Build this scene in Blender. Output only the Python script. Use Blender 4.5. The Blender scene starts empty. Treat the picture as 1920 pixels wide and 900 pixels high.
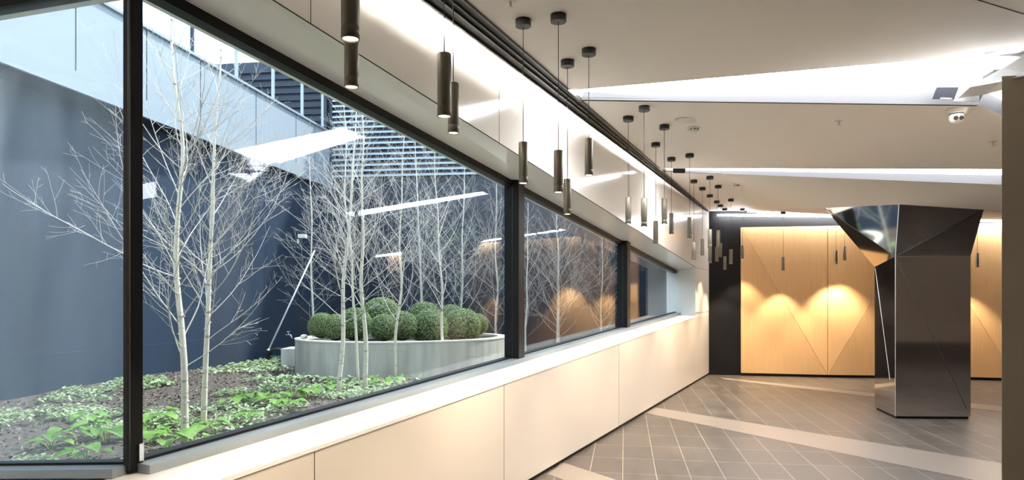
import bpy, bmesh, math, random
from mathutils import Vector, geometry, noise
R = math.radians
scene = bpy.context.scene
COL = scene.collection
random.seed(7)

# ------------------------------------------------------------------ camera, light, exposure
F, CX, HY, CH = 1280.0, 960.0, 560.0, 1.45        # focal length in px, horizon row, eye height
cam_d = bpy.data.cameras.new('camera'); cam = bpy.data.objects.new('camera', cam_d); COL.objects.link(cam)
cam.location = (0, 0, CH); cam.rotation_euler = (R(90), 0, 0)
cam_d.sensor_width = 36; cam_d.lens = 24; cam_d.shift_y = 110/1920; cam_d.clip_start = .05; cam_d.clip_end = 200
scene.camera = cam
scene.view_settings.view_transform = 'Standard'; scene.view_settings.look = 'None'
scene.view_settings.gamma = 1; scene.view_settings.use_curve_mapping = False
scene.view_settings.exposure = 1.93
scene.cycles.max_bounces = 14; scene.cycles.diffuse_bounces = 5; scene.cycles.glossy_bounces = 5
scene.cycles.transparent_max_bounces = 16; scene.cycles.sample_clamp_indirect = 6
scene.cycles.use_denoising = True
w = bpy.data.worlds.new('sky'); scene.world = w; w.use_nodes = True
bg = w.node_tree.nodes['Background']; bg.inputs[0].default_value = (.70, .85, 1, 1); bg.inputs[1].default_value = 1.0
sun_d = bpy.data.lights.new('sun', 'SUN'); sun = bpy.data.objects.new('sun', sun_d); COL.objects.link(sun)
sun_d.energy = 2.4; sun_d.angle = R(3); sun_d.color = (1, .95, .87)
SUN_TO = Vector((.45, .35, .82)).normalized()
sun.rotation_euler = SUN_TO.to_track_quat('Z', 'Y').to_euler()
TROUGH_E, COVE_E, STRIP_E, SPOT_W, WALL_SPOT_W, LENS_E = 6.2, 76.0, 17.0, 7.0, 29.0, 9.0

# ------------------------------------------------------------------ helpers
def at(x, y, D): return Vector(((x-CX)/F*D, D, CH+(HY-y)/F*D))
def atz(x, y, z): return at(x, y, (z-CH)*F/(HY-y))
def V(*a): return Vector(a)

class MB:
    """collects polygons, boxes and tubes and links them as one mesh object"""
    def __init__(s): s.v = []; s.f = []; s.m = []; s.sm = []
    def poly(s, pts, mi=0, smooth=False):
        n = len(s.v); s.v += [tuple(p) for p in pts]; s.f.append(tuple(range(n, n+len(pts)))); s.m.append(mi); s.sm.append(smooth); return s
    def prism(s, bot, top, mi=0, side=None, mtop=None):
        k = len(bot); n = len(s.v); s.v += [tuple(p) for p in bot]+[tuple(p) for p in top]
        side = mi if side is None else side
        s.f.append(tuple(range(n+k-1, n-1, -1))); s.m.append(mi); s.sm.append(False)
        s.f.append(tuple(range(n+k, n+2*k))); s.m.append(mi if mtop is None else mtop); s.sm.append(False)
        for i in range(k):
            j = (i+1) % k; s.f.append((n+i, n+j, n+k+j, n+k+i)); s.m.append(side); s.sm.append(False)
        return s
    def up(s, pts, h, mi=0):                        # plan polygon lifted by h
        return s.prism([Vector(p) for p in pts], [Vector(p)+V(0, 0, h) for p in pts], mi)
    def bar(s, a, b, wx, wy, upv=V(0, 0, 1), mi=0):
        a = Vector(a); b = Vector(b); d = (b-a).normalized()
        x = d.cross(upv)
        if x.length < 1e-4: x = d.cross(V(1, 0, 0))
        x.normalize(); y = x.cross(d).normalized(); x *= wx/2; y *= wy/2
        q = [-x-y, x-y, x+y, -x+y]
        return s.prism([a+c for c in q], [b+c for c in q], mi)
    def tube(s, pts, rad, n=6, mi=0, caps=True):
        base = len(s.v); K = len(pts)
        for i, p in enumerate(pts):
            d = (pts[min(i+1, K-1)]-pts[max(i-1, 0)])
            d = d.normalized() if d.length > 1e-9 else V(0, 0, 1)
            x = d.cross(V(.31, .17, .93) if abs(d.z) < .9 else V(1, 0, 0)).normalized(); y = d.cross(x)
            for k in range(n):
                a = 2*math.pi*k/n; q = p+(x*math.cos(a)+y*math.sin(a))*rad[i]; s.v.append((q.x, q.y, q.z))
        for i in range(K-1):
            for k in range(n):
                a = base+i*n+k; b = base+i*n+(k+1) % n
                s.f.append((a, b, b+n, a+n)); s.m.append(mi); s.sm.append(True)
        if caps:
            s.f.append(tuple(base+k for k in range(n-1, -1, -1))); s.m.append(mi); s.sm.append(False)
            s.f.append(tuple(base+(K-1)*n+k for k in range(n))); s.m.append(mi); s.sm.append(False)
        return s
    def lathe(s, prof, n=24, c=V(0, 0, 0), mi=0, smooth=True):
        base = len(s.v); K = len(prof)
        for r, z in prof:
            for k in range(n):
                a = 2*math.pi*k/n; s.v.append((c.x+r*math.cos(a), c.y+r*math.sin(a), c.z+z))
        for i in range(K-1):
            for k in range(n):
                a = base+i*n+k; b = base+i*n+(k+1) % n
                s.f.append((a, b, b+n, a+n)); s.m.append(mi); s.sm.append(smooth)
        for i, rev in ((0, True), (K-1, False)):
            if prof[i][0] > 1e-5:
                r = range(n-1, -1, -1) if rev else range(n)
                s.f.append(tuple(base+i*n+k for k in r)); s.m.append(mi); s.sm.append(False)
        return s
    def build(s, name, mats, parent=None, bevel=0, fix=True):
        me = bpy.data.meshes.new(name); me.from_pydata(s.v, [], s.f)
        for m in (mats if isinstance(mats, (list, tuple)) else [mats]): me.materials.append(m)
        me.polygons.foreach_set('material_index', s.m); me.polygons.foreach_set('use_smooth', s.sm)
        if fix:
            b = bmesh.new(); b.from_mesh(me); bmesh.ops.recalc_face_normals(b, faces=b.faces); b.to_mesh(me); b.free()
        me.update()
        o = bpy.data.objects.new(name, me); COL.objects.link(o)
        if parent: o.parent = parent
        if bevel:
            md = o.modifiers.new('bevel', 'BEVEL'); md.width = bevel; md.segments = 2; md.limit_method = 'ANGLE'
        return o
def tag(o, label=None, cat=None, group=None, kind=None):
    for k, v in (('label', label), ('category', cat), ('group', group), ('kind', kind)):
        if v: o[k] = v
    return o
def struct(o): o['kind'] = 'structure'; return o
def empty(name, loc=(0, 0, 0), rz=0):
    o = bpy.data.objects.new(name, None); COL.objects.link(o); o.location = loc; o.rotation_euler = (0, 0, rz); o.empty_display_size = .1; return o
def copy_thing(o):
    c = o.copy(); COL.objects.link(c)
    for ch in o.children:
        d = ch.copy(); COL.objects.link(d); d.parent = c
        for g in ch.children:
            e = g.copy(); COL.objects.link(e); e.parent = d
    return c

# ------------------------------------------------------------------ materials
def mat(name, col, rough=.5, metal=0, bump=0, bscale=30, var=0, vscale=4, spec=.5, stretch=(1, 1, 1), coat=0, trans=0):
    m = bpy.data.materials.new(name); m.use_nodes = True; nt = m.node_tree; N = nt.nodes; L = nt.links
    p = N['Principled BSDF']; p.inputs['Base Color'].default_value = (*col, 1); p.inputs['Roughness'].default_value = rough
    p.inputs['Metallic'].default_value = metal; p.inputs['Specular IOR Level'].default_value = spec
    p.inputs['Coat Weight'].default_value = coat; p.inputs['Coat Roughness'].default_value = .03
    tc = N.new('ShaderNodeTexCoord'); mp = N.new('ShaderNodeMapping'); mp.inputs['Scale'].default_value = stretch
    L.new(tc.outputs['Object'], mp.inputs['Vector'])
    if var:
        n = N.new('ShaderNodeTexNoise'); n.inputs['Scale'].default_value = vscale; n.inputs['Detail'].default_value = 5
        L.new(mp.outputs[0], n.inputs['Vector'])
        r = N.new('ShaderNodeMapRange'); r.inputs['From Min'].default_value = .3; r.inputs['From Max'].default_value = .7
        r.inputs['To Min'].default_value = 1-var; r.inputs['To Max'].default_value = 1+var; L.new(n.outputs['Fac'], r.inputs['Value'])
        mx = N.new('ShaderNodeVectorMath'); mx.operation = 'SCALE'; mx.inputs[0].default_value = col; L.new(r.outputs[0], mx.inputs['Scale'])
        L.new(mx.outputs[0], p.inputs['Base Color'])
    if bump:
        n2 = N.new('ShaderNodeTexNoise'); n2.inputs['Scale'].default_value = bscale; n2.inputs['Detail'].default_value = 4
        L.new(mp.outputs[0], n2.inputs['Vector'])
        b = N.new('ShaderNodeBump'); b.inputs['Strength'].default_value = bump; b.inputs['Distance'].default_value = .01
        L.new(n2.outputs['Fac'], b.inputs['Height']); L.new(b.outputs[0], p.inputs['Normal'])
    if trans:
        p.inputs['Subsurface Weight'].default_value = 0
        t = N.new('ShaderNodeBsdfTranslucent'); t.inputs[0].default_value = (*[min(1, c*1.5) for c in col], 1)
        ms = N.new('ShaderNodeMixShader'); ms.inputs[0].default_value = trans
        L.new(p.outputs[0], ms.inputs[1]); L.new(t.outputs[0], ms.inputs[2]); L.new(ms.outputs[0], N['Material Output'].inputs[0])
    return m
def emit(name, col, e):
    m = bpy.data.materials.new(name); m.use_nodes = True; N = m.node_tree.nodes
    N.remove(N['Principled BSDF']); x = N.new('ShaderNodeEmission'); x.inputs[0].default_value = (*col, 1); x.inputs[1].default_value = e
    m.node_tree.links.new(x.outputs[0], N['Material Output'].inputs[0]); return m
def glass_mat(haze=0):
    m = bpy.data.materials.new('dust_and_glow_glass' if haze else 'window_glass'); m.use_nodes = True; nt = m.node_tree; N = nt.nodes; L = nt.links
    N.remove(N['Principled BSDF'])
    t = N.new('ShaderNodeBsdfTransparent'); t.inputs[0].default_value = (.93, .97, .98, 1)
    g = N.new('ShaderNodeBsdfGlossy'); g.inputs['Roughness'].default_value = .0; g.inputs[0].default_value = (.92, .95, 1, 1)
    fr = N.new('ShaderNodeFresnel'); ge = N.new('ShaderNodeNewGeometry'); mr = N.new('ShaderNodeMapRange'); mr.inputs['To Min'].default_value = 1.28; mr.inputs['To Max'].default_value = 1/1.28
    L.new(ge.outputs['Backfacing'], mr.inputs['Value']); L.new(mr.outputs[0], fr.inputs['IOR'])
    mx = N.new('ShaderNodeMixShader'); L.new(fr.outputs[0], mx.inputs[0]); L.new(t.outputs[0], mx.inputs[1]); L.new(g.outputs[0], mx.inputs[2])
    if haze:  # pale blue film: some dust, plus reflected glow painted in as haze
        d = N.new('ShaderNodeBsdfDiffuse'); d.inputs[0].default_value = (.66, .82, .95, 1); tl = N.new('ShaderNodeBsdfTranslucent'); tl.inputs[0].default_value = (.66, .82, .95, 1)
        ad = N.new('ShaderNodeAddShader'); L.new(d.outputs[0], ad.inputs[0]); L.new(tl.outputs[0], ad.inputs[1])
        tc = N.new('ShaderNodeTexCoord'); mp = N.new('ShaderNodeMapping'); mp.inputs['Scale'].default_value = (6, 6, .8); L.new(tc.outputs['Object'], mp.inputs['Vector'])
        n = N.new('ShaderNodeTexNoise'); n.inputs['Scale'].default_value = 2; n.inputs['Detail'].default_value = 5; L.new(mp.outputs[0], n.inputs['Vector'])
        r = N.new('ShaderNodeMapRange'); r.inputs['From Min'].default_value = .3; r.inputs['From Max'].default_value = .7; r.inputs['To Min'].default_value = haze*.6; r.inputs['To Max'].default_value = haze*1.4; L.new(n.outputs['Fac'], r.inputs['Value'])
        m2 = N.new('ShaderNodeMixShader'); L.new(r.outputs[0], m2.inputs[0]); L.new(mx.outputs[0], m2.inputs[1]); L.new(ad.outputs[0], m2.inputs[2]); mx = m2
    L.new(mx.outputs[0], N['Material Output'].inputs[0]); return m
def floor_mat():
    m = mat('floor_tiles', (.2, .17, .15), .38, bump=.05, bscale=60)
    nt = m.node_tree; N = nt.nodes; L = nt.links; p = N['Principled BSDF']
    tc = N.new('ShaderNodeTexCoord'); mp = N.new('ShaderNodeMapping')
    mp.inputs['Rotation'].default_value = (0, 0, -math.acos(.1626)); mp.inputs['Location'].default_value = (-.24, -.0145, 0)
    L.new(tc.outputs['Object'], mp.inputs['Vector'])
    b = N.new('ShaderNodeTexBrick'); b.offset = 0; b.squash = 1
    for k, v in (('Scale', 1), ('Brick Width', .55), ('Row Height', .272), ('Mortar Size', .0028), ('Mortar Smooth', .1), ('Bias', 0)): b.inputs[k].default_value = v
    b.inputs['Color1'].default_value = (.062, .051, .044, 1); b.inputs['Color2'].default_value = (.080, .066, .056, 1); b.inputs['Mortar'].default_value = (.33, .275, .22, 1)
    L.new(mp.outputs[0], b.inputs['Vector'])
    n = N.new('ShaderNodeTexNoise'); n.inputs['Scale'].default_value = 2.2; n.inputs['Detail'].default_value = 6; n.inputs['Roughness'].default_value = .65
    mp2 = N.new('ShaderNodeMapping'); mp2.inputs['Scale'].default_value = (1, 3, 1); L.new(mp.outputs[0], mp2.inputs['Vector']); L.new(mp2.outputs[0], n.inputs['Vector'])
    r = N.new('ShaderNodeMapRange'); r.inputs['From Min'].default_value = .3; r.inputs['From Max'].default_value = .75; r.inputs['To Min'].default_value = .75; r.inputs['To Max'].default_value = 1.5
    L.new(n.outputs['Fac'], r.inputs['Value'])
    s = N.new('ShaderNodeVectorMath'); s.operation = 'SCALE'; L.new(b.outputs['Color'], s.inputs[0]); L.new(r.outputs[0], s.inputs['Scale']); L.new(s.outputs[0], p.inputs['Base Color'])
    r2 = N.new('ShaderNodeMapRange'); r2.inputs['To Min'].default_value = .3; r2.inputs['To Max'].default_value = .5; L.new(n.outputs['Fac'], r2.inputs['Value']); L.new(r2.outputs[0], p.inputs['Roughness'])
    return m
def bark_mat():
    m = mat('birch_bark', (.62, .58, .5), .75, var=.12, vscale=30)
    nt = m.node_tree; N = nt.nodes; L = nt.links; p = N['Principled BSDF']
    tc = N.new('ShaderNodeTexCoord'); mp = N.new('ShaderNodeMapping'); mp.inputs['Scale'].default_value = (5, 5, 22); L.new(tc.outputs['Object'], mp.inputs['Vector'])
    n = N.new('ShaderNodeTexNoise'); n.inputs['Scale'].default_value = 1.6; n.inputs['Detail'].default_value = 3; L.new(mp.outputs[0], n.inputs['Vector'])
    cr = N.new('ShaderNodeValToRGB'); e = cr.color_ramp.elements
    e[0].position = .30; e[0].color = (.22, .19, .15, 1); e[1].position = .42; e[1].color = (.66, .62, .53, 1); L.new(n.outputs['Fac'], cr.inputs[0])
    L.new(cr.outputs[0], p.inputs['Base Color']); return m
def leafy(name, c1, c2, trans):
    m = mat(name, c1, .5, trans=trans)
    nt = m.node_tree; N = nt.nodes; L = nt.links; p = N['Principled BSDF']
    tc = N.new('ShaderNodeTexCoord'); n = N.new('ShaderNodeTexNoise'); n.inputs['Scale'].default_value = 14; L.new(tc.outputs['Object'], n.inputs['Vector'])
    cr = N.new('ShaderNodeValToRGB'); e = cr.color_ramp.elements; e[0].position = .38; e[0].color = (*c1, 1); e[1].position = .62; e[1].color = (*c2, 1)
    L.new(n.outputs['Fac'], cr.inputs[0]); L.new(cr.outputs[0], p.inputs['Base Color']); return m

M = {}
M['plaster'] = mat('ceiling_plaster', (.85, .80, .725), .7)
M['panel'] = mat('gloss_white_panel', (.90, .865, .80), .12, spec=.5)
M['cream'] = mat('cream_panel', (.71, .65, .58), .25)
M['sill'] = mat('white_sill', (.88, .87, .84), .3)
M['black'] = mat('black_aluminium', (.008, .008, .008), .45, spec=.25)
M['rail'] = mat('dark_anodised_rail', (.05, .05, .052), .3, metal=.6)
M['grey_frame'] = mat('grey_aluminium_frame', (.34, .38, .40), .35, metal=.3)
M['joint'] = mat('panel_joint', (.06, .055, .05), .9, spec=.1)
M['char'] = mat('charcoal_wall', (.006, .006, .0075), .6, spec=.3, var=.1, vscale=2)
M['wood'] = mat('oak_veneer', (.84, .54, .27), .45, var=.05, vscale=6, stretch=(9, 9, .35))
M['mirror'] = mat('polished_steel', (.76, .72, .68), .05, metal=1)
M['steel'] = mat('brushed_steel', (.6, .6, .6), .28, metal=1, var=.1, vscale=8, stretch=(1, 1, 8))
M['dwall'] = mat('dark_render', (.012, .026, .053), .6, var=.18, vscale=1.2, stretch=(2, 2, .5), bump=.02, bscale=12)
M['dwall2'] = mat('dark_blue_cladding', (.009, .017, .036), .4, var=.1, vscale=1)
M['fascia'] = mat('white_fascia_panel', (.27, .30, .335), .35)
M['louvre'] = mat('pale_louvre_blade', (.42, .48, .54), .4)
M['conc'] = mat('cast_concrete', (.47, .46, .42), .8, var=.2, vscale=2.5, stretch=(3, 3, .5), bump=.15, bscale=40)
M['conc_rim'] = mat('pale_concrete_rim', (.62, .62, .58), .8, var=.08, vscale=6)
M['soil'] = mat('bark_soil', (.062, .050, .042), .95, var=.6, vscale=38, bump=1, bscale=55)
M['bark'] = bark_mat()
M['twig'] = mat('birch_twig', (.56, .52, .48), .7)
M['box'] = leafy('boxwood_leaf', (.12, .19, .07), (.30, .38, .17), .25)
M['cover'] = leafy('ground_cover_leaf', (.20, .28, .14), (.42, .49, .32), .3)
M['bigleaf'] = leafy('broad_leaf', (.12, .27, .05), (.24, .40, .09), .45)
M['stalk'] = mat('leaf_stalk', (.32, .40, .16), .6)
M['bronze'] = mat('dark_bronze_lamp', (.22, .20, .155), .4, metal=.35)
M['canopy'] = mat('black_canopy', (.022, .02, .018), .45)
M['cord'] = mat('black_cord', (.014, .013, .012), .6)
M['white_plastic'] = mat('white_plastic', (.72, .69, .62), .4)
M['dark_lens'] = mat('dark_lens', (.03, .03, .03), .15)
M['glass'] = glass_mat(); M['dust_glow'] = glass_mat(.048)
M['floor'] = floor_mat()
M['inlay'] = mat('granite_inlay', (.235, .20, .17), .35, var=.12, vscale=60)
M['pillar'] = mat('taupe_pillar', (.56, .48, .37), .5)
M['backwall'] = mat('taupe_wall', (.74, .65, .56), .6)
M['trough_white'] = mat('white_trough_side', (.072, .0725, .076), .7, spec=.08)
M['e_trough'] = emit('trough_light', (.97, .98, 1), TROUGH_E)
M['e_cove'] = emit('cove_light', (1, .97, .92), COVE_E)
M['e_strip'] = emit('strip_light', (.95, .97, 1), STRIP_E)
M['e_lens'] = emit('lamp_lens', (1, .80, .55), LENS_E)
M['rubber'] = mat('black_hose_rubber', (.02, .02, .02), .5)
M['alu'] = mat('pale_aluminium', (.75, .77, .8), .35, metal=.5)
M['dark_reflection'] = mat('dark_reflection_paint', (.014, .015, .018), .8, spec=.05)  # tone of the dark reflection painted on the trough side
M['red'] = mat('red_reflection_paint', (.6, .08, .06), .5)  # red of the reflected mark painted on the trough side

# ------------------------------------------------------------------ plan of the left wall (t along it, d into the room from the glass)
U = V(.4272, .9042, 0); NN = V(.9042, -.4272, 0); G0 = V(-1.545, 2.785, 0)
def W(t, d, z): p = G0+U*t+NN*d; return V(p.x, p.y, z)
def t_glass(px):                                    # t where the pixel column px meets the glass plane
    k = (px-CX)/F; return (k*G0.y-G0.x)/(U.x-k*U.y)
zs = lambda t: .742+.0404*t
zt = lambda t: 2.747-.075*t
zr = lambda t: 2.787-.078*t
FD = .42
W2 = V(-.954, .300, 0); N2 = V(-.300, -.954, 0)     # left facet
def L_(b, d, z): p = G0+W2*b+N2*d; return V(p.x, p.y, z)
zs2 = lambda b: .742-.082*b
MIT = V(-1.322, 2.274, 0)
def mit(z): return V(MIT.x, MIT.y, z)
TE, TG, TO_ = 11.53, 10.68, 10.13                   # wall end, glass end, opening end on the wall face

# ceiling corner points (folded ceiling): name -> world
Zc = 3.105
A1n = atz(1085, 168, Zc); R1n = atz(1880, 100, Zc)
A1f = atz(1090, 187, Zc); F1 = atz(1235, 189, Zc); R1f = at(1835, 197, 5.2); R1g = at(1900, 226, 5.0)
A2n = atz(1258, 316, Zc); F2n = atz(1350, 316, Zc); R2n = at(1900, 317.5, 6.6)
A2f = atz(1262, 322, Zc); F2f = atz(1352, 325.5, Zc); R2f = at(1900, 347, 7.1)
CE = V(3.70, 12.93, Zc); E0 = V(4.42, 12.80, Zc)
TL = at(1545.6, 390, 9.0); TM = at(1685.6, 383.3, 8.1); TR = at(1844.4, 393.3, 8.1); TX = at(1905, 396, 8.0)
TI0 = V(-.473, 3.783, Zc); TI1 = V(3.66, 12.84, Zc)  # inner edge of the black track
TO0 = V(-.251, 3.783, Zc); TO1 = V(3.72, 12.88, Zc)  # its outer edge
def lerp(a, b, t): return a+(b-a)*t
def on_track(D, o=True):
    a, b = (TO0, TO1) if o else (TI0, TI1); return lerp(a, b, (D-a.y)/(b.y-a.y))
TRI = []
def ceil_piece(name, tris):
    b = MB()
    for t in tris:
        TRI.append(t); nn = (t[1]-t[0]).cross(t[2]-t[0])
        if nn.z > 0: t = t[::-1]
        b.poly(t, smooth=True); b.poly([p+V(0, 0, .02) for p in reversed(t)])
    o = b.build(name, M['plaster'], fix=False)
    bm = bmesh.new(); bm.from_mesh(o.data); bmesh.ops.remove_doubles(bm, verts=bm.verts, dist=.002); bm.to_mesh(o.data); bm.free()
    return struct(o)
def ceil_hit(x, y):
    o = V(0, 0, CH); d = at(x, y, 1)-o; best = None
    for t in TRI:
        h = geometry.intersect_ray_tri(t[0], t[1], t[2], d, o, True)
        if h and d.dot(h-o) > 0 and (best is None or h.y < best.y): best = h
    return best if best else atz(x, y, Zc)

# ------------------------------------------------------------------ floor
fl = MB(); fl.up([V(-6, -7, -.1), V(14, -7, -.1), V(14, 14.5, -.1), V(2.6, 14.5, -.1), V(-2.2, 3.2, -.1), V(-6, 3.9, -.1)], .1)
struct(fl.build('floor', M['floor']))
def inlay(pts):
    b = MB(); b.up([V(p[0], p[1], .0005) for p in pts], .0015); o = b.build('floor_inlay', M['inlay']); return struct(o)
def ground(x, y, z=0): return atz(x, y, z)
e0, e1 = ground(1228.6, 764.3), ground(1879, 868.8); f0, f1 = ground(1210, 774.6), ground(1879, 911)
inlay([e0, lerp(e0, e1, 1.6), lerp(f0, f1, 1.6), f0])
e0, e1 = ground(1440, 717), ground(1879, 762); f0, f1 = ground(1440, 721), ground(1879, 772)
inlay([lerp(e0, e1, -.28), lerp(e0, e1, 1.6), lerp(f0, f1, 1.6), lerp(f0, f1, -.26)])
e0, e1 = ground(1057, 868), ground(1155, 900); f0 = ground(1026, 889); dd = e1-e0
inlay([e0, e0+dd*6, f0+dd*6, f0])

# ------------------------------------------------------------------ left wall
def wallbox(mb, t0, t1, d0, d1, zb, ztf, mi=0, mtop=None):
    q = [(t0, d0), (t1, d0), (t1, d1), (t0, d1)]
    mb.prism([W(t, d, zb(t)) for t, d in q], [W(t, d, ztf(t)) for t, d in q], mi, mtop=mtop)
c = lambda z: (lambda t: z)
# lower wall, both facets, mitred
b = MB()
b.prism([W(0, -.2, .035), W(TE, -.2, .035), W(TE, FD, .035), mit(.035)], [W(0, -.2, zs(0)-.02), W(TE, -.2, zs(TE)-.02), W(TE, FD, zs(TE)-.02), mit(.71)])
b.prism([L_(0, -.2, .035), mit(.035), L_(3, FD, .035), L_(3, -.2, .035)], [L_(0, -.2, zs2(0)-.02), mit(.71), L_(3, FD, zs2(3)-.02), L_(3, -.2, zs2(3)-.02)])
wl = struct(b.build('wall_left', M['cream']))
# skirting recess
b = MB(); b.prism([W(-.3, 0, 0), W(TE, 0, 0), W(TE, FD-.025, 0), W(-.3, FD-.025, 0)], [W(-.3, 0, .035), W(TE, 0, .035), W(TE, FD-.025, .035), W(-.3, FD-.025, .035)])
struct(b.build('baseboard_left', M['black']))
# white sill slab
b = MB()
b.prism([W(0, -.2, zs(0)-.02), W(TG+.05, -.2, zs(TG)-.02), W(TO_+.0, FD+.004, zs(TO_)-.02), mit(.71)+NN*.004], [W(0, -.2, zs(0)), W(TG+.05, -.2, zs(TG)), W(TO_, FD+.004, zs(TO_)), mit(.73)+NN*.004])
b.prism([L_(0, -.2, zs2(0)-.02), mit(.71), L_(3, FD, zs2(3)-.02), L_(3, -.2, zs2(3)-.02)], [L_(0, -.2, zs2(0)), mit(.73), L_(3, FD, zs2(3)), L_(3, -.2, zs2(3))])
struct(b.build('trim_1', M['sill']))
# upper wall
b = MB()
b.prism([W(0, -.2, zr(0)), W(TG, -.2, zr(TG)), W(TO_, FD, zt(TO_)), mit(zt(-.367))], [W(0, -.2, 3.6), W(TG, -.2, 3.6), W(TO_, FD, 3.6), mit(3.6)])
b.prism([L_(0, -.2, 2.787), mit(zt(-.367)), L_(3, FD, 2.787), L_(3, -.2, 2.787)], [L_(0, -.2, 3.6), mit(3.6), L_(3, FD, 3.6), L_(3, -.2, 3.6)])
wu = struct(b.build('wall_left', M['panel']))
# wall right of the window
b = MB()
b.prism([W(TG, -.2, zs(TG)-.02), W(TE, -.2, zs(TG)-.02), W(TE, FD, zs(TO_)-.02), W(TO_, FD, zs(TO_)-.02)], [W(TG, -.2, 3.6), W(TE, -.2, 3.6), W(TE, FD, 3.6), W(TO_, FD, 3.6)])
wr = struct(b.build('wall_left', M['panel']))
# panel joints
def vjoint(px, z0, z1, parent, wd=.005):
    k = (px-CX)/F; D = -2.394/(k-.472); t = (D-2.606)/.9042
    bb = MB(); bb.prism([W(t-wd/2, FD-.001, z0(t)), W(t+wd/2, FD-.001, z0(t)), W(t+wd/2, FD+.0012, z0(t)), W(t-wd/2, FD+.0012, z0(t))],
                        [W(t-wd/2, FD-.001, z1(t)), W(t+wd/2, FD-.001, z1(t)), W(t+wd/2, FD+.0012, z1(t)), W(t-wd/2, FD+.0012, z1(t))])
    return bb.build('panel_joint', M['joint'], parent)
for px in (590, 945, 1160): vjoint(px, c(.036), lambda t: zs(t)-.022, wl, .004 if px < 1000 else .003)
for px in (583, 936, 1180): vjoint(px, lambda t: zt(t)+.003, c(3.4), wu, .004)
b = MB(); b.prism([W(-.36, FD-.001, zt(-.36)), W(TO_, FD-.001, zt(TO_)), W(TO_, FD+.0015, zt(TO_)), W(-.36, FD+.0015, zt(-.36))],
                  [W(-.36, FD-.001, zt(-.36)+.006), W(TO_, FD-.001, zt(TO_)+.008), W(TO_, FD+.0015, zt(TO_)+.008), W(-.36, FD+.0015, zt(-.36)+.006)])
b.build('panel_joint', M['joint'], wu)
b = MB(); wallbox(b, TO_, TE, FD-.001, FD+.0012, c(1.20), c(1.206)); b.build('panel_joint', M['joint'], wr)
b = MB(); wallbox(b, TO_, TE, FD-.001, FD+.0012, c(1.985), c(1.990)); b.build('panel_joint', M['joint'], wr)

# ------------------------------------------------------------------ windows
def winbox(t0, t1, d0, d1, zb, ztf): x = MB(); wallbox(x, t0, t1, d0, d1, zb, ztf); return x
tm = [0, t_glass(961), t_glass(1167), TG]
hw = [.0, .063, .075, .06]
for i in range(3):
    a, e = tm[i], tm[i+1]; h0 = .05 if i == 0 else hw[i]; h1 = hw[i+1]
    wn = struct(empty('window_%d' % (i+2), W(a, 0, 0)*0))
    winbox(a, e, -.05, .02, lambda t: zr(t)-.065, lambda t: zr(t)-.001).build('top_rail', M['black'], wn)
    winbox(a, e, .012, .10, zs, lambda t: zs(t)+.038).build('bottom_rail', M['grey_frame'], wn)
    winbox(a, e, -.05, .012, zs, lambda t: zs(t)+.05).build('gasket', M['black'], wn)
    if i < 2:
        winbox(e-h1, e+h1, -.05, .09, lambda t: zs(t)+.001, lambda t: zr(t)-.001).build('mullion', M['black'], wn, bevel=.003)
        winbox(e-h1*1.02, e+h1*1.02, .025, .03, lambda t: zs(t)+.04, lambda t: zr(t)-.066).build('mullion_seal', M['rail'], wn)
    else:
        winbox(e-.10, e-.005, -.05, .06, lambda t: zs(t)+.001, lambda t: zr(t)-.001).build('end_jamb', M['black'], wn)
    winbox(a+.02, e-.02, -.012, .006, lambda t: zs(t)+.02, lambda t: zr(t)-.03).build('pane', M['glass'], wn)
w1 = struct(empty('window_1'))
def lbox(b0, b1, d0, d1, z0, z1):
    x = MB(); q = [(b0, d0), (b1, d0), (b1, d1), (b0, d1)]
    x.prism([L_(bb, d, z0(bb)) for bb, d in q], [L_(bb, d, z1(bb)) for bb, d in q]); return x
lbox(0, 3, -.05, .02, c(2.725), c(2.786)).build('top_rail', M['black'], w1)
lbox(0, 3, .012, .10, zs2, lambda b_: zs2(b_)+.035).build('bottom_rail', M['grey_frame'], w1)
lbox(0, 3, -.05, .012, zs2, lambda b_: zs2(b_)+.045).build('gasket', M['black'], w1)
lbox(.02, 3, -.012, .006, lambda b_: zs2(b_)+.02, c(2.75)).build('pane', M['dust_glow'], w1)
# corner mullion
b = MB(); q0 = [W(.022, .03, 0), W(.025, -.06, 0), V(G0.x-.045, G0.y+.09, 0), L_(.022, -.05, 0), L_(.022, .03, 0), V(G0.x+.003, G0.y-.038, 0)]
b.prism([V(p.x, p.y, .745) for p in q0], [V(p.x, p.y, 2.785) for p in q0]); b.build('corner_mullion', M['black'], w1, bevel=.003)
b = MB(); b.bar(V(G0.x+.004, G0.y-.040, .76), V(G0.x+.004, G0.y-.040, 2.74), .010, .008); b.build('corner_seal', M['rail'], w1)
b = MB(); b.prism([W(.0, .034, .79), W(.022, .031, .79), W(.022, .035, .79), W(.0, .039, .79)], [W(.0, .034, .86), W(.022, .031, .86), W(.022, .035, .86), W(.0, .039, .86)]); b.build('mullion_clip', M['alu'], w1)

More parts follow.
